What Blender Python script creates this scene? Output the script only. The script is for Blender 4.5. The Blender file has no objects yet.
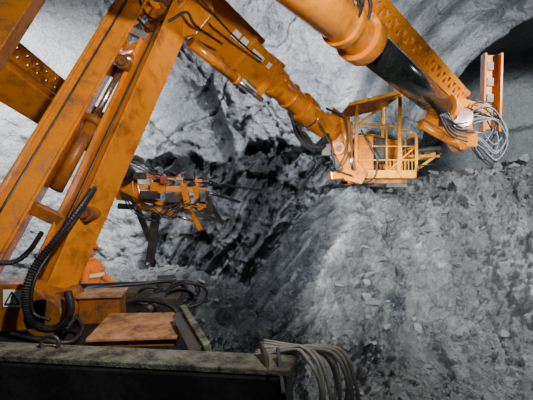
import bpy, bmesh, math, random
import numpy as np
from mathutils import Vector, Matrix
random.seed(4)
C = 3.6      # eye height above tunnel floor (m)
F = 400.0

def S(px, py, d):
    return Vector(((px-266.5)/F*d, d, C+(200-py)/F*d))

# ---------------------------------------------------------------- noise
rng = np.random.RandomState(7)
PERM = rng.permutation(512)
RV = rng.rand(512)
def _h(ix, iy, iz=0):
    return PERM[(PERM[(PERM[ix % 512] + iy) % 512] + iz) % 512]
def vnoise(x, y, z=None):
    if z is None: z = np.zeros_like(x)
    ix, iy, iz = np.floor(x).astype(int), np.floor(y).astype(int), np.floor(z).astype(int)
    fx, fy, fz = x-ix, y-iy, z-iz
    fx = fx*fx*(3-2*fx); fy = fy*fy*(3-2*fy); fz = fz*fz*(3-2*fz)
    r = 0
    for a in (0, 1):
        for b in (0, 1):
            for c in (0, 1):
                w = (fx if a else 1-fx)*(fy if b else 1-fy)*(fz if c else 1-fz)
                r = r + w*RV[_h(ix+a, iy+b, iz+c)]
    return r*2-1
def fbm(x, y, o=4, z=None, g=0.5):
    r = 0; a = 1.0
    for i in range(o):
        r = r + a*vnoise(x*2**i+i*17.3, y*2**i+i*9.1, None if z is None else z*2**i)
        a *= g
    return r
def ridged(x, y, o=4):
    r = 0; a = 1.0
    for i in range(o):
        r = r + a*(1-np.abs(vnoise(x*2**i+i*13.3, y*2**i+i*5.1))*2)
        a *= 0.5
    return r
def slabs(x, y, cell, seed=0, tilt=0.8, bulge=.1):
    gx, gy = x/cell, y/cell
    ix, iy = np.floor(gx).astype(int), np.floor(gy).astype(int)
    best = np.full(x.shape, 1e9); out = np.zeros_like(x)
    for a in (-1, 0, 1):
        for b in (-1, 0, 1):
            h = _h(ix+a+seed, iy+b)
            jx = ix+a+RV[h]; jy = iy+b+RV[(h*7+31) % 512]
            dx, dy = gx-jx, gy-jy
            d = dx*dx+dy*dy
            v = (RV[(h*13+5) % 512]-0.5) + tilt*((RV[(h*3+11) % 512]-.5)*dx+(RV[(h*5+77) % 512]-.5)*dy)*2 - d*bulge
            m = d < best
            best = np.where(m, d, best); out = np.where(m, v, out)
    return out
def saw(t, p=.8):
    f = t-np.floor(t)
    return np.where(f < p, f/p, (1-f)/(1-p))
def sstep(a, b, x):
    t = np.clip((x-a)/(b-a), 0, 1); return t*t*(3-2*t)

# ---------------------------------------------------------------- materials
def newmat(name):
    m = bpy.data.materials.new(name); m.use_nodes = True
    nt = m.node_tree; b = nt.nodes["Principled BSDF"]
    return m, nt, b
def N(nt, t, **kw):
    n = nt.nodes.new(t)
    for k, v in kw.items(): setattr(n, k, v)
    return n
def paint(name, base, dirt, rough=0.4, metal=0.0, lo=0.45, hi=0.65, scale=3.0, bump=0.12, coat=0.0):
    m, nt, b = newmat(name)
    tc = N(nt, 'ShaderNodeTexCoord')
    n1 = N(nt, 'ShaderNodeTexNoise'); n1.inputs['Scale'].default_value = scale
    n1.inputs['Detail'].default_value = 10; n1.inputs['Roughness'].default_value = .8
    nt.links.new(tc.outputs['Object'], n1.inputs['Vector'])
    r = N(nt, 'ShaderNodeValToRGB')
    r.color_ramp.elements[0].position = lo; r.color_ramp.elements[1].position = hi
    r.color_ramp.elements[0].color = (*base, 1); r.color_ramp.elements[1].color = (*dirt, 1)
    nt.links.new(n1.outputs['Fac'], r.inputs['Fac'])
    nt.links.new(r.outputs['Color'], b.inputs['Base Color'])
    mr = N(nt, 'ShaderNodeMapRange'); mr.inputs['From Min'].default_value = lo; mr.inputs['From Max'].default_value = hi
    mr.inputs['To Min'].default_value = rough; mr.inputs['To Max'].default_value = min(1, rough+.35)
    nt.links.new(n1.outputs['Fac'], mr.inputs['Value']); nt.links.new(mr.outputs['Result'], b.inputs['Roughness'])
    b.inputs['Metallic'].default_value = metal
    b.inputs['Coat Weight'].default_value = coat; b.inputs['Coat Roughness'].default_value = .15
    n2 = N(nt, 'ShaderNodeTexNoise'); n2.inputs['Scale'].default_value = scale*12
    n2.inputs['Detail'].default_value = 5
    nt.links.new(tc.outputs['Object'], n2.inputs['Vector'])
    bp = N(nt, 'ShaderNodeBump'); bp.inputs['Strength'].default_value = bump; bp.inputs['Distance'].default_value = .02
    nt.links.new(n2.outputs['Fac'], bp.inputs['Height']); nt.links.new(bp.outputs['Normal'], b.inputs['Normal'])
    return m
def rockmat(name, dark, light, mid=None, coarse=1.5, fine=25.0, bump=0.8, rough=0.6, spec=0.5, attr=True, cw=.12, fw=.35, dist=.05, vor=5.0):
    m, nt, b = newmat(name)
    tc = N(nt, 'ShaderNodeTexCoord')
    def noise(sc, det, ro):
        n = N(nt, 'ShaderNodeTexNoise'); n.inputs['Scale'].default_value = sc
        n.inputs['Detail'].default_value = det; n.inputs['Roughness'].default_value = ro
        nt.links.new(tc.outputs['Object'], n.inputs['Vector']); return n
    n1 = noise(coarse, 6, .6); n2 = noise(fine, 10, .85)
    def sc(n, k):
        s_ = N(nt, 'ShaderNodeMath', operation='MULTIPLY_ADD')
        nt.links.new(n.outputs['Fac'], s_.inputs[0]); s_.inputs[1].default_value = k*2; s_.inputs[2].default_value = -k
        return s_
    a1, a2 = sc(n1, cw), sc(n2, fw)
    ad = N(nt, 'ShaderNodeMath', operation='ADD'); nt.links.new(a1.outputs[0], ad.inputs[0]); nt.links.new(a2.outputs[0], ad.inputs[1])
    add = N(nt, 'ShaderNodeMath', operation='ADD', use_clamp=True)
    nt.links.new(ad.outputs[0], add.inputs[0])
    if attr:
        at = N(nt, 'ShaderNodeAttribute', attribute_name='tone')
        nt.links.new(at.outputs['Fac'], add.inputs[1])
    else:
        add.inputs[1].default_value = 0.42
    mx = N(nt, 'ShaderNodeValToRGB')
    mx.color_ramp.elements[0].color = (*dark, 1); mx.color_ramp.elements[1].color = (*light, 1)
    if mid:
        e_ = mx.color_ramp.elements.new(.42); e_.color = (*mid, 1)
    nt.links.new(add.outputs[0], mx.inputs['Fac'])
    nt.links.new(mx.outputs['Color'], b.inputs['Base Color'])
    # darker rock is wetter and glossier
    mr = N(nt, 'ShaderNodeMapRange'); mr.inputs['From Min'].default_value = .0; mr.inputs['From Max'].default_value = .35
    mr.inputs['To Min'].default_value = rough-.2; mr.inputs['To Max'].default_value = rough+.15
    nt.links.new(add.outputs[0], mr.inputs['Value']); nt.links.new(mr.outputs['Result'], b.inputs['Roughness'])
    b.inputs['Specular IOR Level'].default_value = spec
    n3 = noise(14, 12, .8)
    n4 = noise(3, 3, .6)
    vm = N(nt, 'ShaderNodeVectorMath', operation='MULTIPLY_ADD')
    vm.inputs[1].default_value = (.5, .5, .5); nt.links.new(n4.outputs['Color'], vm.inputs[0]); nt.links.new(tc.outputs['Object'], vm.inputs[2])
    hs = n3.outputs['Fac']
    for k, (s_, wgt) in enumerate(((vor, 1.1), (vor*2.7, .5))):
        vo = N(nt, 'ShaderNodeTexVoronoi', distance='CHEBYCHEV'); vo.inputs['Scale'].default_value = s_
        nt.links.new(vm.outputs[0], vo.inputs['Vector'])
        ma = N(nt, 'ShaderNodeMath', operation='MULTIPLY_ADD'); ma.inputs[1].default_value = wgt
        nt.links.new(vo.outputs['Distance'], ma.inputs[0]); nt.links.new(hs, ma.inputs[2]); hs = ma.outputs[0]
    bp = N(nt, 'ShaderNodeBump'); bp.inputs['Strength'].default_value = bump; bp.inputs['Distance'].default_value = dist
    nt.links.new(hs, bp.inputs['Height']); nt.links.new(bp.outputs['Normal'], b.inputs['Normal'])
    return m

M_OR = paint('orange_paint', (.84, .26, .004), (.20, .07, .010), lo=.48, hi=.68, rough=.22, coat=.5)
M_ORY = paint('golden_orange_paint', (.78, .31, .004), (.24, .10, .010), lo=.47, hi=.66, rough=.3, scale=6)
M_ORN = paint('orange_paint_grimy', (.70, .21, .005), (.11, .04, .012), rough=.18, lo=.47, hi=.65, scale=2.6, coat=.7)
M_ORD = paint('orange_paint_dark', (.34, .11, .008), (.06, .028, .014), lo=.46, hi=.64)
M_STEEL = paint('dark_steel', (.04, .04, .043), (.11, .09, .07), rough=.35, metal=.4)
M_BLACK = paint('black_rubber', (.010, .010, .012), (.03, .03, .03), rough=.4)
M_TUBE = paint('dark_oily_tube', (.020, .024, .024), (.08, .08, .07), rough=.18, metal=.3, coat=.6, scale=5, lo=.5, hi=.75)
M_CHROME = paint('chrome_rod', (.7, .7, .68), (.35, .33, .3), rough=.2, metal=1.0, bump=.02)
M_BRASS = paint('dusty_tan_plate', (.52, .25, .10), (.12, .055, .025), rough=.42, scale=4, lo=.42, hi=.62)
M_DUST = paint('dusty_green_steel', (.17, .175, .135), (.018, .018, .015), rough=.55, scale=5, bump=.4, lo=.42, hi=.60)
M_HULL = paint('black_hull_paint', (.006, .006, .007), (.014, .014, .014), rough=.5)
M_CABLE = paint('grey_cable', (.36, .365, .34), (.12, .12, .115), rough=.5, scale=8)
M_HOSEL = paint('pale_grey_hose', (.22, .26, .30), (.07, .08, .09), rough=.5, scale=8)
M_WHITE = paint('white_sticker', (.92, .92, .90), (.6, .58, .52), rough=.5, lo=.6, hi=.85)
M_RED = paint('dull_red_paint', (.35, .05, .03), (.12, .04, .03), rough=.6)
M_HIVIS = paint('hi_vis_orange_cloth', (.98, .20, .01), (.7, .13, .01), rough=.8)
M_REFL = paint('reflective_yellow_band', (.9, .9, .45), (.7, .7, .4), rough=.4)
M_SKIN = paint('skin', (.45, .24, .16), (.35, .18, .12), rough=.6)
M_HELM = paint('orange_red_helmet', (.7, .12, .02), (.4, .08, .02), rough=.35)
M_DARKCL = paint('dark_cloth', (.02, .025, .04), (.03, .03, .04), rough=.9)
M_WALL = rockmat('shotcrete_rock', (.004, .006, .011), (.62, .64, .65), mid=(.14, .152, .17), coarse=1.2, fine=16, cw=.08, fw=.50, bump=1.0, dist=.09, vor=3.5, spec=.6)
M_BENCH = rockmat('blasted_rock', (.004, .007, .013), (.50, .53, .55), mid=(.105, .112, .115), coarse=1.3, fine=24, bump=1.0, rough=.48, spec=.7, dist=.05, cw=.14, fw=.60, vor=8)
M_CHUNK = rockmat('rock_chunk_grey', (.015, .018, .024), (.34, .36, .38), mid=(.13, .137, .142), attr=False, bump=.5, dist=.04)
M_FLOOR = rockmat('wet_tunnel_floor', (.01, .01, .012), (.12, .12, .12), attr=False)

# ---------------------------------------------------------------- object helpers
WL = {}
def link(o, parent=None, world=Vector((0, 0, 0))):
    bpy.context.collection.objects.link(o)
    if parent is not None:
        o.parent = parent; o.location = world-WL[parent.name]
    else:
        o.location = world
    WL[o.name] = Vector(world)
    return o
def empty(name, world, parent=None, label=None, category=None):
    e = bpy.data.objects.new(name, None); e.empty_display_size = .2
    link(e, parent, Vector(world))
    if label: e['label'] = label
    if category: e['category'] = category
    return e
def cr(pts, k=8):
    pts = [Vector(p) for p in pts]; out = []
    P = [pts[0]*2-pts[1]]+pts+[pts[-1]*2-pts[-2]]
    for i in range(1, len(P)-2):
        a, b, c, d = P[i-1:i+3]
        for j in range(k):
            t = j/k
            out.append(.5*((2*b)+(c-a)*t+(2*a-5*b+4*c-d)*t*t+(3*b-a-3*c+d)*t**3))
    out.append(pts[-1]); return out
class B:
    def __init__(s): s.v = []; s.f = []; s.sm = []
    def add(s, vs, fs, smooth=False):
        o = len(s.v); s.v += [Vector(v) for v in vs]
        s.f += [[i+o for i in f] for f in fs]; s.sm += [smooth]*len(fs); return s
    def frame(s, p0, p1, roll=0, up=None):
        a = (p1-p0).normalized()
        ref = up or Vector((0, 1, 0))
        u = a.cross(ref)
        if u.length < 1e-3: u = a.cross(Vector((1, 0, 0)))
        u.normalize(); w = a.cross(u).normalized()
        R = Matrix.Rotation(roll, 3, a)
        return a, R @ u, R @ w
    def beam(s, p0, p1, w, h, w1=None, h1=None, roll=0, up=None, off=(0, 0)):
        p0, p1 = Vector(p0), Vector(p1)
        a, u, v = s.frame(p0, p1, roll, up)
        w1 = w if w1 is None else w1; h1 = h if h1 is None else h1
        vs = []
        for p, ww, hh in ((p0, w, h), (p1, w1, h1)):
            p = p+u*off[0]+v*off[1]
            for x, y in ((-1, -1), (1, -1), (1, 1), (-1, 1)):
                vs.append(p+u*ww/2*x+v*hh/2*y)
        return s.add(vs, [(0, 1, 2, 3), (7, 6, 5, 4), (0, 4, 5, 1), (1, 5, 6, 2), (2, 6, 7, 3), (3, 7, 4, 0)])
    def box(s, c, dx, dy, dz, rz=0):
        c = Vector(c); R = Matrix.Rotation(rz, 3, 'Z'); vs = []
        for z in (-1, 1):
            for x, y in ((-1, -1), (1, -1), (1, 1), (-1, 1)):
                vs.append(c+R @ Vector((x*dx/2, y*dy/2, z*dz/2)))
        return s.add(vs, [(0, 3, 2, 1), (4, 5, 6, 7), (0, 1, 5, 4), (1, 2, 6, 5), (2, 3, 7, 6), (3, 0, 4, 7)])
    def cyl(s, p0, p1, r, r1=None, n=18):
        p0, p1 = Vector(p0), Vector(p1); r1 = r if r1 is None else r1
        a, u, v = s.frame(p0, p1); vs = []
        for p, rr in ((p0, r), (p1, r1)):
            for i in range(n):
                t = 2*math.pi*i/n; vs.append(p+u*rr*math.cos(t)+v*rr*math.sin(t))
        s.add(vs, [(i, (i+1) % n, n+(i+1) % n, n+i) for i in range(n)], True)
        o = len(s.v)-2*n
        s.f += [[o+i for i in range(n)][::-1], [o+n+i for i in range(n)]]; s.sm += [False, False]
        return s
    def tube(s, pts, r, n=8, k=8, ribs=0):
        pts = cr(pts, k) if k > 1 else [Vector(p) for p in pts]
        if ribs:
            q = []
            for i in range(len(pts)-1):
                for j in range(ribs): q.append(pts[i].lerp(pts[i+1], j/ribs))
            pts = q+[pts[-1]]
        vs = []; u = None
        for i, p in enumerate(pts):
            t = (pts[min(i+1, len(pts)-1)]-pts[max(i-1, 0)]).normalized()
            if u is None:
                u = t.cross(Vector((.3, 1, .2))).normalized()
            u = (u-t*u.dot(t)).normalized(); w = t.cross(u)
            rr = r*(1.0 if (not ribs or i % 2) else .72)
            for j in range(n):
                a = 2*math.pi*j/n; vs.append(p+(u*math.cos(a)+w*math.sin(a))*rr)
        m = len(pts); fs = []
        for i in range(m-1):
            for j in range(n):
                fs.append((i*n+j, i*n+(j+1) % n, (i+1)*n+(j+1) % n, (i+1)*n+j))
        s.add(vs, fs, not ribs)
        o = len(s.v)-m*n
        s.f += [[o+j for j in range(n)][::-1], [o+(m-1)*n+j for j in range(n)]]; s.sm += [False, False]
        return s
    def prism(s, poly, t):
        t = Vector(t); n = len(poly); vs = [Vector(p) for p in poly]+[Vector(p)+t for p in poly]
        return s.add(vs, [list(range(n))[::-1], list(range(n, 2*n))]+[(i, (i+1) % n, n+(i+1) % n, n+i) for i in range(n)])
    def obj(s, name, mat, parent=None, bevel=0.0, label=None, category=None):
        c = Vector((0, 0, 0))
        for v in s.v: c += v
        c /= len(s.v)
        me = bpy.data.meshes.new(name)
        me.from_pydata([tuple(v-c) for v in s.v], [], s.f)
        for i, p in enumerate(me.polygons): p.use_smooth = s.sm[i]
        bm = bmesh.new(); bm.from_mesh(me); bmesh.ops.recalc_face_normals(bm, faces=bm.faces); bm.to_mesh(me); bm.free()
        me.materials.append(mat)
        o = bpy.data.objects.new(name, me); link(o, parent, c)
        if bevel:
            md = o.modifiers.new('bevel', 'BEVEL'); md.width = bevel; md.segments = 2; md.limit_method = 'ANGLE'; md.angle_limit = .7
        if label: o['label'] = label
        if category: o['category'] = category
        return o
def grid_obj(name, X, Y, Z, tone, mat):
    ny, nx = X.shape
    me = bpy.data.meshes.new(name)
    co = np.stack([X, Y, Z], -1).reshape(-1, 3)
    idx = np.arange(nx*ny).reshape(ny, nx)
    q = np.stack([idx[:-1, :-1], idx[:-1, 1:], idx[1:, 1:], idx[1:, :-1]], -1).reshape(-1, 4)
    me.vertices.add(len(co)); me.vertices.foreach_set('co', co.ravel())
    me.loops.add(q.size); me.loops.foreach_set('vertex_index', q.ravel())
    me.polygons.add(len(q)); me.polygons.foreach_set('loop_start', np.arange(0, q.size, 4)); me.polygons.foreach_set('loop_total', np.full(len(q), 4))
    me.update(calc_edges=True)
    at = me.attributes.new('tone', 'FLOAT', 'POINT'); at.data.foreach_set('value', tone.ravel().astype(np.float32))
    me.materials.append(mat)
    o = bpy.data.objects.new(name, me); link(o); return o

# ---------------------------------------------------------------- tunnel wall / face / crown
xs = np.concatenate([np.arange(-14, -9.5, .12), np.arange(-9.5, 10.5, .040), np.arange(10.5, 15, .08)])
ss = np.concatenate([np.arange(-.4, .8, .15), np.arange(.8, 10.6, .040), np.arange(10.6, 15, .12)])
U, V = np.meshgrid(xs, ss)
zc, R = 8.0, 7.0
th = np.clip((V-zc)/R, 0, None)
Yw = np.where(V < zc, 14.0, 14-R*(1-np.cos(th)))
Zw = np.where(V < zc, V, zc+R*np.sin(th))
Yw = Yw - 1.3*np.log1p(np.exp((-6.2-U)*1.6))/1.6 - 3.0*np.log1p(np.exp((U-12.6)*2))/2
AX, AZ, AR = 11.1, C+.15, 6.2
rr = np.hypot(U-AX, np.clip(Zw-AZ, 0, None)); ang = np.arctan2(Zw-AZ, U-AX)
dz = AR-rr+.06*fbm(U*1.3, V*1.3)
rec = sstep(0, .10, dz)
wu, wv = U+.20*fbm(U*.8, V*.8, 3), V+.20*fbm(U*.8+9, V*.8+4, 3)
archm = sstep(AR+3.8, AR+2.4, rr+.5*fbm(U*.6, V*.6))*sstep(C+1.8, C+3.6, Zw+.3*U-.8)
arch = archm*(1-rec)
lip = sstep(-2.4, -.05, dz)*archm*(1-rec)
facem = sstep(-5.2, -4, U+.5*fbm(U*.5, V*.5))*(1-arch)
# undercut ledge at mid height: sprayed concrete above, wet rock below
ledge_z = C+1.75+.12*U+.30*fbm(U*.6, U*0+1, 4)+.10*fbm(U*3, U*0+5, 2)
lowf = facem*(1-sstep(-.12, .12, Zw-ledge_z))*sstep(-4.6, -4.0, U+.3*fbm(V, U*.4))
disp = .34*fbm(U*.45, V*.45, 4)+.09*ridged(U*1.1+V*.4, V*1.1-U*.2, 4)+.065*fbm(U*4.5, V*4.5, 4)
frac = .26*slabs(wu+wv*.5, wv-wu*.3, 1.6, 3, 1.2)+(.08+.14*lowf)*slabs(wu-wv*.4, wv+wu*.2, .66, 9, 1.5)+(.05+.05*lowf)*slabs(wu, wv+wu*.4, .28, 4, 1.5)
s2 = wu*.62+wv*.9
s1 = wu*.86-wv*.55         # bedding running down towards the lower left
strata = (.05+.30*lowf)*saw(s1*.9)+(.03+.16*lowf)*saw(s1*2.7+.3)+.03*saw(s2*1.6)+.06*lowf*saw(s1*7)
bx_ = U+.16*(V-C)+.25*fbm(V*.7, V*0+2, 3)
reent = sstep(-3.6, -2.2, bx_)*(1-sstep(-1.35, -1.1, bx_))*sstep(C-1.0, C+.2, Zw)*(1-sstep(C+3.6, C+5.2, Zw))  # recess added in the face to hold a shadow
Yw = Yw+rec*4.0-1.1*lip-disp*(1-.7*rec)*(1-.5*arch)-frac*(.40+.60*facem)*(1-.75*rec)*(1-.6*arch)-strata*facem*(1-rec)+.75*reent+.75*lowf
bands = .6*np.cos(rr*8+.7*fbm(ang*2, rr*.5))+.8*vnoise(rr*3, ang*1.5)
Yw = Yw-arch*(.17*bands+.10*fbm(rr*4, ang*9, 5))
tone = .60-.10*facem-.38*lowf-.06*arch-.12*reent*(1-lowf)  # shade of the face recess is also painted into the tone
tone = tone-.22*arch*sstep(.1, .8, bands)+.12*arch*fbm(U*1.4, V*1.4, 4)
tone = np.where(rec > .5, .50*sstep(7.8, 9.6, U)*sstep(.35, 1.3, dz)+.0, tone)  # shade painted under the arch edge, lit wall painted towards the right
tone = tone+((.06+.10*lowf)*slabs(wu-wv*.4, wv+wu*.2, .66, 9, .3)+(.06+.06*lowf)*slabs(wu, wv+wu*.4, .28, 4, .3)+(.04+.18*lowf)*vnoise(s1*4, s2*.6)+.14*lowf*vnoise(s1*11, s2*1.2)+.06*fbm(U*.9, V*.9, 5))*facem*(1-rec)
tone = tone+(.04*slabs(wu, wv, .5, 4, .3)+.08*fbm(U*1.3, V*1.3, 5))*(1-facem)*(1-arch)
crack = np.exp(-((V-.5*U-5.4+.3*fbm(U, V))/.05)**2)+np.exp(-((V+.8*U-6.6+.5*fbm(U*.8, V*.8))/.05)**2)+np.exp(-((V-.9*U-8.6+.4*fbm(U*.9, V*.7))/.05)**2)
tone = tone-.28*crack*facem
Yw = Yw+.12*crack*facem
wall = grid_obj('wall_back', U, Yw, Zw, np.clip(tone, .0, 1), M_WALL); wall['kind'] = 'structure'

# ---------------------------------------------------------------- bench heightfield (displaced along its normal)
def bench(x, y):
    crest = C+.34+.11*(x-2)+.10*fbm(x*.9, y*.5, 4)-.10*np.clip(y-11.4, 0, 4)
    yc = 11+.30*fbm(x*.5, x*0+2, 2)
    s = np.clip(yc-y, 0, None)
    front = crest-.80*s-.035*s*s
    x0 = 2.0-.40*np.clip(11-y, 0, None)+.30*fbm(y*.8, x*0+6, 3)
    fl = np.log1p(np.exp((x0-x)*6))/6
    h = front-1.10*fl-.12*fl*np.clip(y-11, 0, 3)
    base = .25+.12*fbm(x*.8, y*.8, 3)
    mound = 1.35*np.exp(-((x+3.4)/2.2)**2-((y-12.6)/1.3)**2)+.68*np.exp(-((x+3.1)/1.0)**2-((y-6.7)/1.0)**2)+1.0*np.exp(-((x+7.5)/2.0)**2-((y-11.)/1.6)**2)
    base = base+mound
    k = 6.0
    hh = np.log(np.exp(np.clip(h, -8, 9)*k)+np.exp(base*k))/k
    flank = sstep(.12, .45, fl)*sstep(0, .5, h-base+.2)
    return hh, flank, x0, h-base
def bench_full(x, y):
    h, flank, x0, hb = bench(x, y)
    e = .05
    gx = (bench(x+e, y)[0]-bench(x-e, y)[0])/(2*e); gy = (bench(x, y+e)[0]-bench(x, y-e)[0])/(2*e)
    L = np.sqrt(1+gx*gx+gy*gy); nx, ny, nz = -gx/L, -gy/L, 1/L
    a, b = x*1.05, (y+h*.5)
    wx, wy = a+.08*fbm(a*2, b*2, 2), b+.08*fbm(a*2+5, b*2, 2)
    rub = 1-flank*.85
    coarse_m = sstep(-.1, .6, fbm(x*.6+3, y*.6, 3))*sstep(.3, 1.6, x-x0)
    d = rub*(.10*slabs(wx, wy, .95, 1, 1.4)+(.02+.055*coarse_m)*slabs(wx, wy, .36, 5, 1.5)+(.03+.03*coarse_m)*slabs(wx, wy, .17, 8, 1.5)+.036*slabs(wx, wy, .09, 2, 1.4))
    # flank bedding planes dip towards the lower left
    t = x*.8+h*.6; q = y*1.1-x*.35+h*.35
    d = d+flank*(.26*saw(q*1.0+.35*fbm(t*.6, q*.7, 3), .75)-.12+.14*saw(q*2.9+.3*fbm(t*.8, q, 3), .75)+.06*saw(q*7+.3*fbm(t, q, 3), .75)+.10*slabs(t*.5, q, .5, 2, 1.6)+.04*slabs(t*.5, q, .2, 12, 1.6))
    gul = np.exp(-((np.sin(x*1.3+.4*y+1.5*fbm(x*.4, y*.4, 2)))/.25)**2)*rub
    d = d+.15*fbm(x*.8, y*.8, 4)-.12*gul
    return x+nx*d, y+ny*d, h+nz*d, flank, x0, hb, wx, wy, q, t
xs = np.concatenate([np.arange(-10.5, -5, .09), np.arange(-5, 9, .028), np.arange(9, 14.2, .1)])
ys = np.concatenate([np.arange(5.0, 6, .08), np.arange(6, 12.2, .025), np.arange(12.2, 14, .05), np.arange(14, 18.5, .12)])
X, Y = np.meshgrid(xs, ys)
PX, PY, H, flank, x0, hb, wx, wy, q, t = bench_full(X, Y)
lit_edge = np.exp(-((X-x0-.12)/.28)**2)*sstep(0, .5, hb)  # ridge edge painted paler, as if lit
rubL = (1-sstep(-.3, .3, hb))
tone = .40-.26*flank+.38*lit_edge*(.6+.7*vnoise(q*3, t*.7))+.0*rubL+.10*slabs(wx, wy, .36, 5, .2)+.18*slabs(wx, wy, .17, 8, .2)+.12*slabs(wx, wy, .09, 2, .2)+(.24*vnoise(q*6, t*.6)+.18*vnoise(q*14, t*1.2))*flank+.14*fbm(X*.5, Y*.5, 4)
tone = tone-.18*np.exp(-((X-x0-1.4-.4*fbm(Y, X))/.45)**2)*sstep(0, .5, hb)  # shadow band painted down the slope, right of the ridge edge
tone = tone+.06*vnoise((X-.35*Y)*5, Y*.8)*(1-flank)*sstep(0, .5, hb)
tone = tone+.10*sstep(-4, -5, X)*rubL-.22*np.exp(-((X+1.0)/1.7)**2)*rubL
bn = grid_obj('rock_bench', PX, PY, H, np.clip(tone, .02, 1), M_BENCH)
bn['label'] = 'steep grey bench of blasted rock and loose muck below the tunnel face'
bn['category'] = 'rock slope'; bn['kind'] = 'stuff'

fl = B().box((0.5, 4, -.15), 30, 30, .3).obj('floor', M_FLOOR); fl['kind'] = 'structure'

# loose rock chunks
def rockmesh(seed):
    r = random.Random(seed); bm = bmesh.new()
    bmesh.ops.create_icosphere(bm, subdivisions=3, radius=1)
    planes = []
    for i in range(10):
        n = Vector((r.gauss(0, 1), r.gauss(0, 1), r.gauss(0, 1))).normalized(); planes.append((n, r.uniform(.3, .7)))
    for v in bm.verts:
        for n, d in planes:
            e = v.co.dot(n)-d
            if e > 0: v.co -= n*e
        v.co += Vector((r.uniform(-1, 1), r.uniform(-1, 1), r.uniform(-1, 1)))*.012
    me = bpy.data.meshes.new('rock_chunk'); bm.to_mesh(me); bm.free(); me.materials.append(M_CHUNK); return me
rms = [rockmesh(i) for i in range(7)]
cnt = 0
def put(x, y, s, flat=.6):
    global cnt
    r_ = bench_full(np.array([[x]]), np.array([[y]]))
    o = bpy.data.objects.new('rock_chunk', rms[cnt % 7])
    o.scale = (s, s*random.uniform(.6, 1), s*flat*random.uniform(.6, 1.1))
    o.rotation_euler = (random.uniform(.2, 1.1), random.uniform(-.5, .5), random.uniform(-.6, .6))
    link(o, None, Vector((float(r_[0][0, 0]), float(r_[1][0, 0])-s*.2, float(r_[2][0, 0])+s*.3)))
    o['category'] = 'rock'; o['group'] = 'loose broken rocks on the muck slope'
    o['label'] = 'angular grey broken rock lying on the muck slope'
    cnt += 1
for i in range(215):
    y = 6.2+5*random.random()**.8; x = random.uniform(1.6-.3*(11-y)+.5, min(9, .75*y))
    put(x, y, random.choice([.04, .05, .06, .06, .07, .08, .10, .13, .16])*random.uniform(.8, 1.2))
for i in range(40):
    put(random.uniform(2.3, 8), random.uniform(10.6, 11.4), random.uniform(.07, .22))
for i in range(40):
    put(random.uniform(-5.0, -1), random.uniform(10.5, 12.8), random.uniform(.06, .17))

# ---------------------------------------------------------------- drilling jumbo
J = empty('drilling_jumbo', (-2.5, 3.2, 0), None,
          'orange multi-boom drilling jumbo with a work basket facing the rock', 'drilling machine')

ch = B()
zt = C-.90
hp = [(-3.2, 2.50), (.10, 2.10), (.16, 2.32), (-3.2, 2.72)]
ch.prism([(x, y, .55) for x, y in hp], (0, 0, zt-.03-.55))
ch.box((-2.6, 4.0, (C-1.12+.55)/2), 3.3, 2.1, C-1.12-.55)
chas = ch.obj('chassis', M_HULL, J, .02)
t = B(); t.prism([(x, y, zt-.03) for x, y in [(-3.2, 2.50), (.12, 2.10), (.18, 2.31), (-3.2, 2.71)]], (0, 0, .035))
t.obj('top_plate', M_DUST, chas, .006, label='dusty grey-green steel top plate')
for wx_, wy_ in ((-3.3, 3.1), (-3.3, 4.6), (-1.1, 4.6)):
    w = B(); w.cyl((wx_-.18, wy_, .55), (wx_+.18, wy_, .55), .55, n=28); w.cyl((wx_-.2, wy_, .55), (wx_+.2, wy_, .55), .25, n=16)
    w.obj('wheel', M_BLACK, J, .03)
B().tube([(-1.36, 2.42, zt+.0), (-1.36, 2.42, zt+.05), (-1.33, 2.42, zt+.075), (-1.29, 2.42, zt+.075), (-1.26, 2.42, zt+.05), (-1.26, 2.42, zt)], .012).obj('lifting_eye', M_STEEL, chas)
for p, q_ in ((S(262, 346, 2.3), S(272, 378, 2.12)), (S(278, 350, 2.25), S(284, 396, 2.07))):
    B().beam(p, q_, .02, .08).obj('cable_guide', M_STEEL, chas, .004)
cbx = Vector((-1.53, 3.75, C-1.0))
bxo = B().box(cbx, .36, .30, .24, .15).obj('junction_box', M_ORD, J, .015)
B().box(cbx+Vector((0, 0, .13)), .40, .34, .025, .15).obj('lid', M_BRASS, bxo, .006)
zp = C-1.07
plo = B().prism([(-1.36, 3.00, zp), (-.66, 3.04, zp+.01), (-.84, 3.66, zp+.02), (-1.42, 3.62, zp+.02)], (0, 0, .025)).obj('step_plate', M_BRASS, J, .006, label='worn tan-orange steel step plate')
B().prism([(-1.33, 3.03, zp-.05), (-.69, 3.07, zp-.05), (-.86, 3.62, zp-.05), (-1.40, 3.58, zp-.05)], (0, 0, .05)).obj('step_plate_base', M_ORD, plo, .005)
B().beam(S(184, 310, 3.35), S(208, 350, 2.65), .10, .05, roll=.5).obj('guard_rail', M_DUST, J, .01)
B().beam(S(178, 314, 3.35), S(198, 352, 2.65), .03, .1, roll=.5).obj('guard_rail', M_STEEL, J, .01)
B().box((-1.65, 4.5, C-1.06), .8, .4, .14, .1).obj('valve_block', M_STEEL, J, .012)
B().box((-1.05, 4.3, C-1.06), .3, .5, .14).obj('valve_block', M_STEEL, J, .012)
B().box((-1.2, 4.8, C-1.02), .22, .25, .2, .3).obj('valve_block', M_STEEL, J, .012)
B().cyl((-2.3, 4.65, C-1.03), (-1.3, 4.8, C-1.03), .06).obj('pipe', M_STEEL, J)
B().cyl((-1.15, 3.8, C-1.06), (-1.1, 4.6, C-1.06), .045).obj('pipe', M_STEEL, J)
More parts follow.
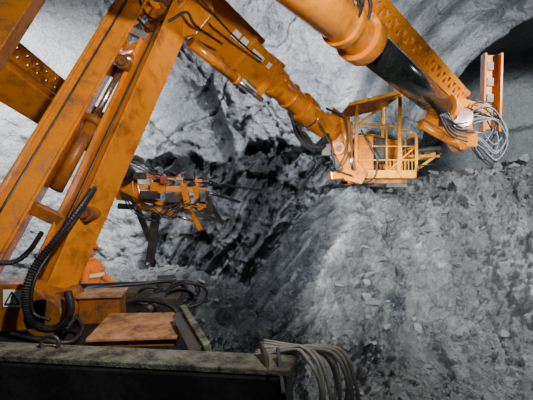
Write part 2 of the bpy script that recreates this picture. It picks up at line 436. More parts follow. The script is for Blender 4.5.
for i, (px, py, d, r) in enumerate([(182, 292, 4.3, .17), (186, 296, 4.1, .2), (178, 300, 4.2, .15), (150, 296, 4.3, .14)]):
    c = S(px, py, d); pts = []
    for k in range(15):
        a = math.pi*2*k/12+i
        pts.append(c+Vector((r*math.cos(a), .05*math.sin(a*1.3)+.006*k, r*.62*math.sin(a))))
    B().tube(pts, .014, k=3).obj('hose', M_BLACK, J)
B().tube([S(60, 300, 4.0), S(100, 288, 4.2), S(140, 284, 4.4), S(176, 282, 4.5), S(196, 300, 4.3)], .02).obj('hose', M_BLACK, J)
B().tube([S(110, 306, 3.9), S(140, 300, 3.9), S(170, 306, 3.8), S(188, 326, 3.3)], .02).obj('hose', M_BLACK, J)
B().tube([S(66, 330, 3.1), S(76, 318, 3.3), S(82, 330, 3.2), S(70, 342, 3.0), S(40, 340, 2.95), S(10, 334, 3.0)], .018).obj('hose', M_BLACK, J)
br = B()
br.prism([S(-25, 286, 3.3), S(30, 284, 3.3), S(48, 300, 3.3), S(46, 330, 3.3), S(-25, 334, 3.3)], (0, .35, 0))
br.cyl(S(42, 318, 3.3), S(42, 318, 3.3)+Vector((0, .5, 0)), .17)
bro = br.obj('slewing_bracket', M_ORD, J, .015)
sg = B().prism([S(3, 290, 3.29), S(21, 290, 3.29), S(21, 307, 3.29), S(3, 307, 3.29)], (0, .012, 0)).obj('warning_sign', M_WHITE, bro)
tri = B()
o1, o2, o3 = S(12, 292, 3.285), S(5, 304, 3.285), S(19, 304, 3.285)
for p, q_ in ((o1, o2), (o2, o3), (o3, o1)): tri.beam(p, q_, .011, .006)
tri.beam(S(12, 296, 3.285), S(12, 300.5, 3.285), .010, .006); tri.beam(S(12, 301.5, 3.285), S(12, 302.6, 3.285), .010, .006)
tri.obj('warning_triangle', M_BLACK, sg)

# ---- cable bundle over the hull end
for i in range(8):
    j = random.uniform(-2, 2); jj = random.uniform(-2, 2); dd = random.uniform(-.05, .05)
    pts = [S(250+i*2, 366-i, 2.5)+Vector((0, .12+i*.03, 0)), S(280+i*2.6+j, 351-i*.6+jj, 2.38+dd), S(298+i*3.9, 349+jj-i*.3, 2.27+dd),
           S(309+i*5.2+j, 361-i*1.1, 2.17+dd), S(318+i*5.3+jj, 381-i*.4, 2.11+dd), S(320+i*5.2-j, 404, 2.12), S(312+i*4.4, 455, 2.2)]
    B().tube(pts, .0105, n=10, k=7).obj('cable', M_CABLE, J, label='thick grey rubber cable')

# ---- basket boom
bb = empty('basket_boom', S(38, 312, 3.6), J)
A1a, A1b = S(-26, 275, 3.35), S(140, -8, 5.0)
a1 = B().beam(A1a, A1b, .25, .24, .26, .28, roll=.35)
a1.beam(A1a, A1b, .035, .31, .035, .34, roll=.35, off=(-.135, 0))
a1.beam(A1a, A1b, .035, .31, .035, .34, roll=.35, off=(.135, 0))
a1o = a1.obj('lift_arm', M_ORN, bb, .012)
A2a, A2b = S(36, 318, 3.55), S(176, 8, 5.1)
a2 = B().beam(A2a, A2b, .24, .24, .30, .30, roll=-.5)
a2.beam(A2a, A2b, .03, .30, .03, .38, roll=-.5, off=(.14, 0))
a2.beam(A2a, A2b, .03, .30, .03, .38, roll=-.5, off=(-.14, 0))
a2o = a2.obj('lift_arm', M_ORN, bb, .012)
for (pa, pb, off) in ((A1a, A1b, Vector((.03, -.2, .0))), (A2a, A2b, Vector((-.02, -.21, .02)))):
    B().tube([pa.lerp(pb, .1)+off, pa.lerp(pb, .4)+off, pa.lerp(pb, .7)+off, pa.lerp(pb, .93)+off], .010, n=6, k=3).obj('hydraulic_pipe', M_STEEL, bb)
p, q_ = S(56, 190, 4.0), S(126, 60, 4.6)
B().cyl(p, p.lerp(q_, .5), .065).cyl(p.lerp(q_, .47), p.lerp(q_, .52), .08).obj('cylinder_barrel', M_ORD, bb)
B().cyl(p.lerp(q_, .45), q_, .035).cyl(q_-Vector((.08, 0, 0)), q_+Vector((.08, 0, 0)), .06).obj('piston_rod', M_CHROME, bb)
B().beam(S(112, 70, 4.7), S(146, 92, 4.9), .14, .12).obj('cross_brace', M_ORD, bb, .01)
B().beam(S(34, 208, 3.8), S(84, 232, 3.95), .12, .1).obj('cross_brace', M_ORD, bb, .01)
B().cyl(S(104, 60, 4.7), S(150, 48, 4.9), .10).obj('cross_pin', M_ORN, bb, .01)
B().beam(S(118, 24, 4.7), S(160, 44, 4.85), .10, .08).obj('link_bar', M_STEEL, bb, .01)
for (px_, py_, d_) in ((128, 18, 4.72), (122, 62, 4.45), (60, 300, 3.45), (84, 214, 3.75)):
    c = S(px_, py_, d_); B().cyl(c, c+Vector((0, .3, 0)), .075, n=20).cyl(c+Vector((0, -.025, 0)), c, .045, n=8).obj('pivot_pin', M_ORD, bb, .006)
E = S(176, 6, 5.15)
el = B()
el.prism([S(142, -25, 5.0), S(205, -25, 5.0), S(214, 12, 5.0), S(196, 34, 5.0), S(168, 40, 5.0), S(146, 18, 5.0)], (0, .06, 0))
el.prism([S(142, -25, 5.45), S(205, -25, 5.45), S(214, 12, 5.45), S(196, 34, 5.45), S(168, 40, 5.45), S(146, 18, 5.45)], (0, .06, 0))
el.cyl(E+Vector((0, -.25, 0)), E+Vector((0, .4, 0)), .17)
el.cyl(S(158, -2, 4.9), S(158, -2, 5.5), .12)
elo = el.obj('elbow_joint', M_OR, bb, .012)
bo = B().cyl(E+Vector((0, -.25, 0)), E+Vector((0, -.26, 0)), .15, n=24)
for k in range(8):
    a = k*math.pi/4; c = E+Vector((.11*math.cos(a), -.255, .11*math.sin(a))); bo.cyl(c, c+Vector((0, -.025, 0)), .018, n=6)
bo.obj('bolt_ring', M_ORD, elo)
c = S(158, -2, 4.9); B().cyl(c, c+Vector((0, -.03, 0)), .05, n=12).obj('pin_cap', M_STEEL, elo)
T0, T1, T2 = S(180, -4, 5.25), S(268, 76, 6.5), S(306, 112, 7.2)
ta = B().beam(T0, T1, .60, .44, .52, .40, roll=.3)
ta.beam(T0.lerp(T1, .93), T0.lerp(T1, 1.0), .60, .48, roll=.3)
ta.beam(T0.lerp(T1, .60), T0.lerp(T1, .64), .60, .46, roll=.3)
ta.beam(T0.lerp(T1, .1), T0.lerp(T1, .8), .10, .05, roll=.3, off=(.33, -.12))
tao = ta.obj('outer_arm', M_OR, bb, .03)
B().cyl(T1-(T2-T1)*.2, T2, .21).cyl(T1.lerp(T2, .80), T2+(T2-T1)*.08, .27).cyl(T1.lerp(T2, .1), T1.lerp(T2, .25), .25).cyl(T1.lerp(T2, .5), T1.lerp(T2, .55), .235).obj('inner_arm', M_OR, bb, .01)
p, q_ = S(190, 42, 5.2), S(262, 100, 6.3)
B().cyl(p, p.lerp(q_, .6), .075).cyl(p.lerp(q_, .57), p.lerp(q_, .62), .09).obj('cylinder_barrel', M_ORN, bb)
B().cyl(p.lerp(q_, .6), q_, .04).obj('piston_rod', M_CHROME, bb)
a, u, v_ = ta.frame(T0, T1, .3)
nrm = v_ if v_.y < 0 else -v_
up = u if u.z > 0 else -u
for f, w_, hgt in ((.46, .12, .12), (.55, .12, .12), (.72, .24, .07), (.86, .07, .09)):
    c = T0.lerp(T1, f)+nrm*.232+up*.12
    B().beam(c-a*w_/2, c+a*w_/2, hgt, .010, roll=.3).obj('sticker', M_WHITE, tao)
B().cyl(T2, T2+(T2-T1).normalized()*.3, .17).obj('wrist_joint', M_STEEL, bb)
for k in range(7):
    o = Vector((random.uniform(-.05, .05), random.uniform(-.1, .1), random.uniform(-.05, .05)))
    B().tube([S(290+2*k, 114+3*k, 7.0)+o, S(296+3*k, 136+2*k, 7.1)+o, S(312+2*k, 152-k, 7.2)+o, S(328, 134+2*k, 7.3)], .026, n=6, k=5).obj('hose', M_BLACK, bb)
rb = B()
rb.cyl(S(312, 118, 7.35), S(334, 132, 7.6), .22).cyl(S(324, 119, 7.55), S(334, 126, 7.6), .28)
rb.prism([S(322, 112, 7.5), S(338, 112, 7.5), S(347, 132, 7.5), S(352, 156, 7.5), S(368, 172, 7.5), S(362, 184, 7.5), S(345, 180, 7.5), S(334, 160, 7.5), S(330, 135, 7.5)], (0, .22, 0))
rb.beam(S(345, 116, 7.7), S(348, 178, 7.7), .16, .14); rb.beam(S(330, 176, 7.6), S(372, 172, 7.7), .14, .2)
rb.cyl(S(338, 148, 7.4), S(338, 148, 7.8), .13)
rb.obj('rotator_bracket', M_ORN, bb, .012)
B().cyl(S(338, 148, 7.36), S(338, 148, 7.42), .06).obj('pin_cap', M_ORD, bb)
B().cyl(S(342, 122, 7.35), S(349, 152, 7.35), .05).cyl(S(341, 118, 7.35), S(342, 124, 7.35), .07).obj('tilt_cylinder', M_ORN, bb)
B().cyl(S(349, 152, 7.35), S(353, 170, 7.35), .03).obj('piston_rod', M_CHROME, bb)
B().beam(S(322, 140, 7.35), S(340, 170, 7.38), .09, .1).obj('link_bar', M_STEEL, bb, .01)
B().box(S(326, 150, 7.3), .16, .14, .22).obj('valve_block', M_STEEL, bb, .01)
B().tube([S(318, 122, 7.2), S(330, 144, 7.25), S(336, 168, 7.35), S(352, 176, 7.4)], .02, n=6).obj('hose', M_BLACK, bb)
B().tube([S(326, 108, 7.3), S(345, 120, 7.25), S(346, 150, 7.25), S(336, 172, 7.35)], .018, n=6).obj('hose', M_BLACK, bb)

# ---- work basket
wb = empty('work_basket', S(378, 172, 8), J)
x0b, x1b = S(352, 0, 7.9).x, S(410, 0, 7.9).x
y0b, y1b = 7.6, 8.7
xm = (x0b+x1b)/2+.02
zf = C+.42
B().box(((x0b+x1b)/2, (y0b+y1b)/2, zf+.02), x1b-x0b, y1b-y0b, .05).box(((x0b+x1b)/2, y0b, zf+.08), x1b-x0b, .03, .13).box((x1b, (y0b+y1b)/2, zf+.08), .03, y1b-y0b, .13).obj('basket_floor', M_ORY, wb, .008)
for yy in (y0b+.2, y1b-.2):
    B().beam((x0b-.1, yy, zf-.06), (x1b-.1, yy, zf-.06), .08, .10).obj('support_beam', M_ORD, wb, .008)
B().cyl((x0b+.1, y0b+.3, zf-.08), (x0b+.7, y0b+.3, zf-.12), .06).box((x0b+.85, y0b+.3, zf-.1), .4, .2, .14).obj('levelling_cylinder', M_STEEL, wb)
ra = B(); r = .017
for (xx, yy, hr) in ((xm, y0b, 1.0), (x1b, y0b, .82), (x1b, y1b, .82), (xm, y1b, 1.0), (x1b, (y0b+y1b)/2, .82), ((xm+x1b)/2, y0b, .9), ((xm+x1b)/2, y1b, .9)):
    ra.cyl((xx, yy, zf), (xx, yy, zf+hr), r, n=8)
for z in (.34, .60):
    for a_, b_ in (((x0b, y0b), (x1b, y0b)), ((x1b, y0b), (x1b, y1b)), ((x1b, y1b), (x0b, y1b))):
        ra.cyl((*a_, zf+z), (*b_, zf+z), r*.85, n=8)
for yy in (y0b, y1b):
    ra.tube([(x0b, yy, zf+1.02), (xm, yy, zf+1.0), ((xm+x1b)/2, yy, zf+.92), (x1b-.05, yy, zf+.84), (x1b+.02, yy, zf+.76), (x1b+.02, yy, zf+.2)], r*1.1, n=8, k=5)
ra.cyl((x1b, y0b, zf+.82), (x1b, y1b, zf+.82), r, n=8)
ra.cyl((xm, y0b, zf+.1), (x1b, y0b, zf+.60), r*.8, n=8)
for k in range(1, 8):
    xx = xm+k*(x1b-xm)/8
    ra.cyl((xx, y0b, zf+.1), (xx, y0b, zf+.34), .008, n=6)
    ra.cyl((xx, y1b, zf+.1), (xx, y1b, zf+.60), .008, n=6)
for k in range(1, 6):
    yy = y0b+k*(y1b-y0b)/6; ra.cyl((x1b, yy, zf+.1), (x1b, yy, zf+.60), .008, n=6)
ra.obj('railing', M_ORY, wb)
rf = B()
xr = x0b+.82
for (xx, yy, hh) in ((x0b, y0b, 1.38), (xr, y0b, 1.60), (x0b, y1b, 1.38), (xr, y1b, 1.60)):
    B().beam((xx, yy, zf), (xx+.03, yy, zf+hh), .055, .055).obj('roof_post', M_ORY, wb, .005)
rf.prism([(x0b-.14, y0b-.1, zf+1.36), (xr+.12, y0b-.1, zf+1.62), (xr+.12, y1b+.1, zf+1.62), (x0b-.14, y1b+.1, zf+1.36)], (0, 0, .03))
rf.beam((x0b-.14, y0b-.1, zf+1.37), (xr+.12, y0b-.1, zf+1.63), .07, .04)
rf.beam((x0b-.14, y1b+.1, zf+1.37), (xr+.12, y1b+.1, zf+1.63), .07, .04)
rf.beam((x0b, y0b, zf+1.0), (xr, y0b, zf+1.56), .045, .04)
rf.obj('roof', M_ORY, wb, .006)
B().box((x0b+.02, (y0b+y1b)/2+.2, zf+.60), .04, y1b-y0b-.4, 1.1).obj('side_panel', M_ORY, wb, .01)
B().box((x0b+.20, y0b+.12, zf+.46), .32, .16, .7).obj('control_console', M_ORN, wb, .02)
B().box((x0b+.55, y0b+.3, zf+.55), .26, .2, .5).obj('control_console', M_STEEL, wb, .02)
B().box((x0b+.85, y1b-.2, zf+.5), .5, .1, .7).obj('side_panel', M_ORN, wb, .02)
B().box((x1b+.26, y0b+.5, zf+.44), .58, .6, .05).beam((x1b, y0b+.3, zf+.36), (x1b+.5, y0b+.3, zf+.50), .05, .05).beam((x1b, y0b+.25, zf+.1), (x1b+.45, y0b+.25, zf+.42), .05, .05).obj('side_step', M_ORY, wb, .01)
B().box((x1b+.40, y0b+.4, zf+.55), .22, .2, .16).cyl((x1b+.1, y0b+.3, zf+.56), (x1b+.6, y0b+.3, zf+.60), .05).box((x1b+.15, y0b+.4, zf+.54), .16, .2, .14).obj('winch', M_STEEL, wb, .01)
B().tube([(x1b+.5, y0b+.3, zf+.6), (x1b+.62, y0b+.3, zf+.45), (x1b+.5, y0b+.3, zf+.3), (x1b+.2, y0b+.2, zf+.25), (x1b, y0b, zf+.1)], .016, n=6).obj('hose', M_BLACK, wb)
B().tube([(x0b+.1, y0b-.05, zf+.9), (x0b+.25, y0b-.08, zf+.6), (x0b+.4, y0b-.06, zf+.3), (x0b+.3, y0b-.05, zf-.05), (x0b-.1, y0b-.05, zf-.08)], .016, n=6).obj('hose', M_BLACK, wb)

# ---- rack booms
def rack(bld, p0, p1, u, o1, o2, n, t=.05):
    a = (p1-p0).normalized()
    nrm = a.cross(u).normalized()
    w = o2-o1
    q0, q1 = p0+u*(o1+w*.12), p1+u*(o1+w*.12); r0, r1 = p0+u*(o2-w*.12), p1+u*(o2-w*.12)
    bld.beam(q0, q1, t, w*.28, up=u); bld.beam(r0, r1, t, w*.28, up=u)
    for k in range(n):
        f = k/n; g = (k+1)/n; m_ = (f+g)/2
        bld.beam(q0.lerp(q1, f), r0.lerp(r1, m_), .085, t*.9, up=nrm)
        bld.beam(r0.lerp(r1, m_), q0.lerp(q1, g), .085, t*.9, up=nrm)
rbm = empty('drill_boom', S(170, -120, 3.0), J)
K1, K2 = S(362, 40, 5.2), S(446, 112, 7.8)
dirv = (K2-K1)/(K2.y-K1.y)
K0 = K1-dirv*3.2
ob = B().cyl(K0, K1, .25, n=28).cyl(K1-dirv*.10, K1+dirv*.06, .32, n=28).cyl(K1-dirv*.4, K1-dirv*.32, .29, n=28)
obo = ob.obj('outer_tube', M_OR, rbm, .01)
bo = B().cyl(K1+dirv*.055, K1+dirv*.075, .28, n=24)
an, un, vn = bo.frame(K0, K1)
for k in range(12):
    t_ = 2*math.pi*k/12; c = K1+dirv*.06+(un*math.cos(t_)+vn*math.sin(t_))*.285; bo.cyl(c-dirv*.02, c+dirv*.035, .02, n=6)
bo.obj('bolt_ring', M_ORD, obo)
B().cyl(K1, K2, .225, n=28).obj('inner_tube', M_TUBE, rbm, label='glossy black telescopic tube')
axn = dirv.normalized(); u = Vector((.55, -.2, .8)); u = (u-axn*u.dot(axn)).normalized()
rk = B(); rack(rk, K1-dirv*1.8, K2+dirv*.3, u, .25, .55, 22, .06)
rk.obj('rack_plate', M_OR, rbm, label='orange steel plate with a row of triangular cut-outs')
for k in range(9):
    c = S(346+random.uniform(-6, 8), 4+random.uniform(-4, 5), 4.55+.03*k); pts = []
    for j in range(9):
        a = math.pi*(-.15+1.5*j/8)+random.uniform(-.05, .05)
        rd = .15+.012*k
        pts.append(c+Vector((rd*.85*math.cos(a)+.05*j/8, .02*j, -rd*1.1*math.sin(a))))
    B().tube([c+Vector((-.1, -.1, .6))]+pts, .020, n=8, k=5, ribs=2 if k % 2 else 0).obj('hose', M_BLACK, rbm)
hd = B()
hd.cyl(K2-dirv*.25, K2+dirv*.1, .30, n=24)
hd.prism([S(424, 118, 7.6), S(440, 96, 7.6), S(458, 98, 7.6), S(472, 122, 7.6), S(476, 146, 7.6), S(462, 150, 7.6), S(450, 134, 7.6)], (0, .4, 0))
hd.cyl(S(462, 118, 7.5), S(462, 118, 8.2), .2); hd.beam(S(456, 104, 7.9), S(486, 112, 8.6), .22, .2)
hd.box(S(468, 140, 7.7), .22, .3, .3)
hd.obj('boom_head', M_OR, rbm, .015)
B().cyl(S(462, 118, 7.44), S(462, 118, 7.52), .09).obj('pin_cap', M_ORN, rbm)
B().cyl(S(420, 124, 7.4), S(462, 148, 7.7), .07).obj('cylinder_barrel', M_ORN, rbm)
B().beam(S(436, 90, 7.7), S(452, 108, 7.9), .16, .3).obj('head_clamp', M_ORN, rbm, .01)
B().box(S(446, 122, 7.5), .22, .16, .16, .2).obj('valve_block', M_STEEL, rbm, .01)
B().beam(S(452, 128, 7.5), S(474, 132, 7.55), .07, .08).obj('link_bar', M_STEEL, rbm, .01)
B().cyl(S(434, 104, 7.45), S(456, 138, 7.5), .045).obj('cylinder_barrel', M_ORD, rbm)
for k in range(6):
    B().tube([S(426+4*k, 94+3*k, 7.35), S(438+3*k, 112+2*k, 7.32), S(450+2*k, 134-2*k, 7.40), S(468, 142-4*k, 7.5)], .014, n=6).obj('hose', M_BLACK, rbm)
fb = B()
fb.beam(S(491, 56, 8.9), S(490, 130, 8.9), .36, .12, up=Vector((0, 1, 0)))
fb.beam(S(484, 54, 8.8), S(482, 132, 8.8), .05, .18, up=Vector((0, 1, 0))); fb.beam(S(500, 54, 8.8), S(498, 132, 8.8), .05, .18, up=Vector((0, 1, 0)))
fbo = fb.obj('feed_beam', M_ORN, rbm, .006)
for k in range(4):
    B().beam(S(490.5, 62+k*16, 8.82), S(490, 70+k*16, 8.82), .14, .02, up=Vector((0, 1, 0))).obj('slot_plate', M_STEEL, fbo)
for k in range(14):
    ox = random.uniform(-7, 7); lo = random.uniform(140, 166); oy = random.uniform(-.15, .15)
    B().tube([S(466+ox*.4, 112+k, 7.9+oy), S(474+ox, 102+k*1.5, 7.9+oy), S(490+ox, 108+k, 8.1+oy), S(501+ox, lo-18, 8.2+oy), S(490+ox, lo, 8.1), S(477+ox*.8, lo-12, 8.0), S(470, 128+k, 7.9)], .013, n=6, k=6).obj('hose', M_HOSEL if k % 2 else M_BLACK, rbm)

lbm = empty('drill_boom', S(-60, 45, 5.2), J)
L0, L1 = S(-70, 28, 5.0), S(62, 118, 6.8)
L2 = S(122, 172, 8.0)
B().beam(L0, L1, .56, .4, .5, .4, roll=.2).beam(L0.lerp(L1, .92), L1, .62, .5, roll=.2).obj('outer_tube', M_OR, lbm, .03)
B().cyl(L1, L2, .17).cyl(L2-(L2-L1)*.1, L2+(L2-L1)*.1, .22).obj('inner_tube', M_TUBE, lbm)
ax = (L1-L0).normalized(); u2 = Vector((.6, -.1, .8)); u2 = (u2-ax*u2.dot(ax)).normalized()
rk = B(); rack(rk, L0, L1+(L2-L1)*.4, u2, .32, .58, 16, .06); rk.obj('rack_plate', M_ORN, lbm)
B().beam(S(-60, 120, 3.2), S(48, -40, 4.2), .28, .22, roll=.3).beam(S(-60, 120, 3.2), S(48, -40, 4.2), .04, .3, roll=.3, off=(.15, 0)).obj('link_arm', M_ORD, lbm, .012)
B().tube([S(-20, 52, 3.5), S(10, 40, 3.7), S(30, 10, 4.0), S(46, -20, 4.2)], .03, ribs=2).obj('hose', M_BLACK, lbm)
# drill head
dh = B()
dh.beam(S(114, 185, 8.2), S(206, 191, 8.8), .13, .16); dh.beam(S(126, 174, 8.2), S(202, 181, 8.7), .07, .12)
for k in range(5): dh.beam(S(134+k*15, 174.5, 8.25+.1*k), S(138+k*15, 186, 8.25+.1*k), .06, .06)
dh.prism([S(112, 164, 8.1), S(132, 168, 8.1), S(134, 202, 8.1), S(116, 200, 8.1)], (0, .25, 0))
dh.beam(S(134, 198, 8.3), S(190, 208, 8.6), .10, .12)
dh.beam(S(136, 184, 8.3), S(140, 200, 8.3), .1, .1); dh.beam(S(176, 186, 8.6), S(180, 206, 8.6), .1, .1)
dh.box(S(158, 188, 8.2), .3, .14, .22)
dh.obj('feed_beam', M_ORN, lbm, .01)
B().beam(S(183, 184, 8.6), S(190, 212, 8.6), .13, .12).beam(S(190, 210, 8.6), S(201, 230, 8.65), .10, .1).beam(S(196, 186, 8.65), S(201, 210, 8.65), .12, .1).beam(S(186, 204, 8.6), S(206, 206, 8.65), .09, .1).obj('guide_clamp', M_ORN, lbm, .008)
B().cyl(S(138, 206, 8.2), S(176, 216, 8.4), .06).cyl(S(136, 205, 8.2), S(141, 207, 8.2), .08).obj('cylinder_barrel', M_ORN, lbm)
B().cyl(S(176, 216, 8.4), S(194, 221, 8.5), .03).obj('piston_rod', M_CHROME, lbm)
dk = B()
dk.beam(S(134, 200, 8.4), S(150, 240, 8.6), .11, .1)
dk.box(S(150, 195, 8.15), .34, .3, .16); dk.box(S(174, 198, 8.3), .28, .3, .18); dk.box(S(140, 176, 8.05), .2, .2, .14); dk.box(S(190, 176, 8.5), .2, .2, .14)
dk.cyl(S(118, 206, 8.3), S(164, 209, 8.4), .06)
dk.beam(S(158, 200, 8.45), S(150, 262, 8.6), .16, .12)
dk.beam(S(170, 206, 8.4), S(224, 222, 8.9), .09, .08)
dk.beam(S(204, 192, 8.7), S(220, 220, 8.9), .10, .08)
dk.beam(S(196, 200, 8.6), S(212, 214, 8.8), .2, .1)
dk.obj('rock_drill', M_STEEL, lbm, .006)
B().cyl(S(190, 181, 8.65), S(262, 190, 9.4), .028).cyl(S(208, 183, 8.8), S(216, 184, 8.9), .06).obj('drill_rod', M_TUBE, lbm)
B().cyl(S(200, 190, 8.7), S(240, 202, 9.2), .03).obj('drill_rod', M_TUBE, lbm)
B().box(S(164, 180, 8.1), .14, .1, .16).obj('rotation_motor', M_RED, lbm, .01)
B().box(S(203, 196, 8.5), .12, .1, .24).obj('dust_hood', M_DUST, lbm, .01)
for k in range(6):
    j = random.uniform(-1, 1)
    B().tube([S(120+2*k, 190+k*1.2, 8.05), S(130+5*k, 206+6*random.random(), 8.0), S(146+5*k, 214+7*random.random(), 8.05), S(164+4*k, 206+j*4, 8.1), S(178+4*k, 198+1.5*k, 8.3)], .013, n=6, k=5).obj('hose', M_BLACK, lbm)
for k in range(3):
    B().tube([S(112, 160+3*k, 8.0), S(128+4*k, 164-2*k, 8.0), S(146+6*k, 172+k, 8.1), S(160+8*k, 178, 8.2)], .013, n=6, k=5).obj('hose', M_BLACK, lbm)

# ribbed hydraulic hoses
hz = B()
hz.tube([S(98, 182, 4.0), S(80, 208, 3.6), S(56, 240, 3.3), S(34, 268, 3.15), S(25, 300, 3.1), S(34, 324, 3.1), S(56, 328, 3.1), S(70, 312, 3.2), S(68, 292, 3.35)], .034, n=10, k=12, ribs=2)
hz.obj('ribbed_hose', M_BLACK, bb, label='black ribbed protective hose')
B().tube([S(97, 188, 3.95), S(78, 216, 3.52), S(52, 250, 3.27), S(34, 282, 3.12), S(33, 312, 3.10), S(50, 320, 3.12)], .014, n=8).obj('hose', M_BLACK, bb)
B().tube([S(-10, 262, 3.2), S(14, 262, 3.2), S(30, 250, 3.3), S(42, 232, 3.4)], .024, n=8, ribs=3).obj('hose', M_BLACK, bb)
B().tube([S(138, -6, 4.8), S(146, 14, 4.75), S(166, 22, 4.75), S(186, 12, 4.8), S(196, 26, 4.9), S(222, 44, 5.3)], .016, n=8).obj('hose', M_BLACK, bb)
B().tube([S(128, -6, 4.8), S(132, 10, 4.75), S(150, 30, 4.75), S(170, 26, 4.8)], .016, n=8).obj('hose', M_BLACK, bb)
B().tube([S(196, -8, 4.8), S(215, 16, 5.0), S(240, 42, 5.5), S(262, 60, 5.9)], .014, n=8).obj('hose', M_BLACK, bb)

# ---------------------------------------------------------------- worker
px, pyy = -2.98, 6.6
gz = float(bench_full(np.array([[px]]), np.array([[pyy]]))[2][0, 0])
per = empty('person', (px, pyy, gz), None, 'person in orange hi-vis jacket and helmet bending towards the rock', 'person')
def skin(name, pts, edges, rad, mat, parent, base, sub=2):
    me = bpy.data.meshes.new(name); me.from_pydata(pts, edges, [])
    o = bpy.data.objects.new(name, me); link(o, parent, Vector(base))
    md = o.modifiers.new('skin', 'SKIN'); md.use_smooth_shade = True
    for i, rr_ in enumerate(rad):
        me.skin_vertices[0].data[i].radius = (rr_, rr_)
        me.skin_vertices[0].data[i].use_root = (i == 0)
    s_ = o.modifiers.new('sub', 'SUBSURF'); s_.levels = sub; s_.render_levels = sub
    me.materials.append(mat); return o
P = [(0, 0, .95), (.04, 0, 1.15), (.08, 0, 1.36), (.06, 0, 1.46), (.05, 0, 1.55),
     (.08, -.20, 1.40), (.10, -.29, 1.14), (.26, -.24, .98),
     (.08, .20, 1.40), (.18, .27, 1.15), (.38, .20, 1.05),
     (0, -.11, .88), (.06, -.13, .48), (-.02, -.14, .08), (.14, -.15, .04),
     (0, .11, .88), (.02, .14, .48), (-.06, .15, .08), (.10, .16, .04)]
Ed = [(0, 1), (1, 2), (2, 3), (3, 4), (2, 5), (5, 6), (6, 7), (2, 8), (8, 9), (9, 10), (0, 11), (11, 12), (12, 13), (13, 14), (0, 15), (15, 16), (16, 17), (17, 18)]
Rd = [.19, .20, .21, .09, .06, .095, .07, .045, .095, .07, .045, .12, .09, .065, .05, .12, .09, .065, .05]
def hand(w, dirx):
    i0 = len(P); P.append((w[0]+.07, w[1], w[2]-.01)); Rd.append(.034); Ed.append((7 if dirx < 0 else 10, i0))
    for k in range(4):
        yy = (k-1.5)*.022
        P.append((w[0]+.12, w[1]+yy, w[2]-.015)); P.append((w[0]+.155-.004*abs(k-1.5), w[1]+yy, w[2]-.035)); Rd.extend([.010, .008])
        Ed.append((i0, len(P)-2)); Ed.append((len(P)-2, len(P)-1))
    P.append((w[0]+.09, w[1]-dirx*.045, w[2]-.02)); Rd.append(.011); Ed.append((i0, len(P)-1))
hand(P[7], -1); hand(P[10], 1)
skin('body', P, Ed, Rd, M_HIVIS, per, (px, pyy, gz))
bandm = B()
for (z, rx, ry, cx) in ((1.08, .215, .225, .035), (1.26, .225, .235, .065)):
    vs = []; n = 24
    for zz in (z-.03, z+.03):
        for k in range(n):
            a = 2*math.pi*k/n; vs.append((px+cx+rx*math.cos(a), pyy+ry*math.sin(a), gz+zz))
    bandm.add(vs, [(i, (i+1) % n, n+(i+1) % n, n+i) for i in range(n)], True)
bandm.obj('reflective_band', M_REFL, per)
hc = Vector((px+.06, pyy, gz+1.64))
def ell(name, c, r3, mat, parent, cut=None, seg=20):
    bm = bmesh.new(); bmesh.ops.create_uvsphere(bm, u_segments=seg, v_segments=seg//2+2, radius=1)
    for v in bm.verts:
        if cut is not None and v.co.z < cut: v.co.z = cut
        v.co = Vector((v.co.x*r3[0], v.co.y*r3[1], v.co.z*r3[2]))
    me = bpy.data.meshes.new(name); bm.to_mesh(me); bm.free()
    for p in me.polygons: p.use_smooth = True
    me.materials.append(mat); o = bpy.data.objects.new(name, me); link(o, parent, Vector(c)); return o
hdm = ell('head', hc, (.10, .08, .12), M_SKIN, per)
nb = B().cyl(hc+Vector((.09, 0, .0)), hc+Vector((.12, 0, -.025)), .014, .018, 8).obj('nose', M_SKIN, hdm)
for sy in (-1, 1):
    ell('eye', hc+Vector((.088, sy*.032, .015)), (.014, .014, .01), M_DARKCL, hdm, seg=8)
    ell('ear', hc+Vector((0, sy*.082, -.005)), (.02, .012, .032), M_SKIN, hdm, seg=8)
ell('mouth', hc+Vector((.085, 0, -.06)), (.012, .025, .006), M_RED, hdm, seg=8)
ell('helmet', hc+Vector((0, 0, .045)), (.135, .12, .12), M_HELM, per, cut=0)
B().prism([hc+Vector((.08, -.09, .045)), hc+Vector((.19, -.05, .035)), hc+Vector((.19, .05, .035)), hc+Vector((.08, .09, .045))], (0, 0, .012)).obj('helmet_brim', M_HELM, per)

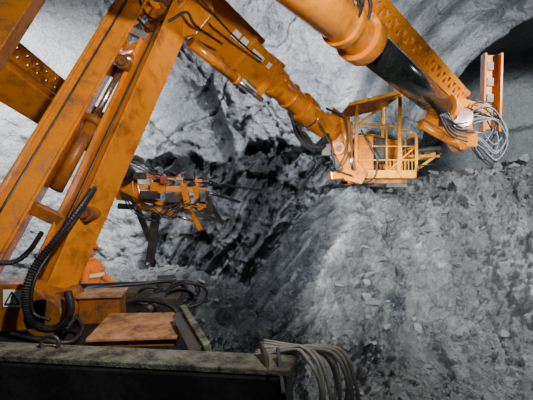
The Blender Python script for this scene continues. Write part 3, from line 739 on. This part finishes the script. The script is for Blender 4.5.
# ---------------------------------------------------------------- lights
def spot(name, loc, tgt, e, ang, col=(1, 1, 1), r=.15, blend=.6):  # unseen spots: rig floodlights, plus fills added for single surfaces
    l = bpy.data.lights.new(name, 'SPOT'); l.energy = e; l.spot_size = math.radians(ang); l.color = col
    l.shadow_soft_size = r; l.spot_blend = blend
    o = bpy.data.objects.new(name, l); bpy.context.collection.objects.link(o); o.location = loc
    o.rotation_euler = (Vector(tgt)-Vector(loc)).to_track_quat('-Z', 'Y').to_euler(); return o
spot('unseen_spot', (-5.2, 8.2, C+4.6), (-7.2, 13.5, C+1.0), 6200, 110, (.98, .99, 1), .05, .6)       # unseen fill, added off-frame to rake the sprayed side wall
spot('unseen_spot', (2.2, 9.8, C+5.2), (-.2, 14.0, C+3.8), 4400, 110, (.96, .98, 1), .05, .6)        # unseen fill added high up for the face, leaves its recess shaded
spot('unseen_spot', (5.0, 9.6, C+4.9), (6.8, 13.6, C+6.2), 1250, 125, (.97, .99, 1), .04, .6)        # unseen fill added for the crown by the arch
spot('unseen_spot', (-.3, 3.4, C+.7), (2.3, 9.0, C-1.0), 3400, 52, (1, 1, .98), .05, .9)            # slope edge
spot('unseen_spot', (8.0, 5.6, C+3.8), (4.8, 9.6, C-1.0), 4200, 100, (1, 1, .98), .05, .6)          # added off-frame, rakes the muck slope from the side
spot('unseen_spot', (1.9, 3.4, C+.4), (5.4, 9.6, C-1.2), 1500, 75, (.97, .99, 1), .05, .8)          # muck slope, from the rig
spot('unseen_spot', (-1.0, 9.2, C+1.6), (.9, 10.5, C-.8), 560, 85, (.82, .9, 1), .05, .7)         # unseen fill in mid-air for the wet flank
spot('unseen_spot', (.9, 1.0, C+2.2), (-1.8, 5.0, C+.9), 840, 115, (1, .96, .9), .08)
spot('unseen_spot', (.6, 2.2, C+1.6), (.1, 6.2, C+2.2), 300, 80, (1, .97, .92), .08)
spot('unseen_spot', (-.9, 6.4, C+1.5), (-2.2, 8.6, C+.2), 150, 60, (1, .97, .92), .08)  # small unseen fill added for the drill head
spot('unseen_spot', (-1.6, 5.4, C+.8), (-2.9, 6.6, C-1.0), 60, 80, (1, .97, .92), .08)
spot('unseen_spot', (10.4, 13.5, C+3.0), (10.8, 17, C+2.0), 1000, 120, (.93, 1, .95), .2)  # unseen fill brightening the recess wall
w = bpy.data.worlds.new('World'); bpy.context.scene.world = w; w.use_nodes = True
w.node_tree.nodes['Background'].inputs[0].default_value = (.75, .8, .9, 1)
w.node_tree.nodes['Background'].inputs[1].default_value = .06

cam = bpy.data.cameras.new('camera'); cam.lens = 27.02; cam.sensor_width = 36; cam.clip_start = .05
co = bpy.data.objects.new('camera', cam); bpy.context.collection.objects.link(co)
co.location = (0, 0, C); co.rotation_euler = (math.pi/2, 0, 0)
bpy.context.scene.camera = co
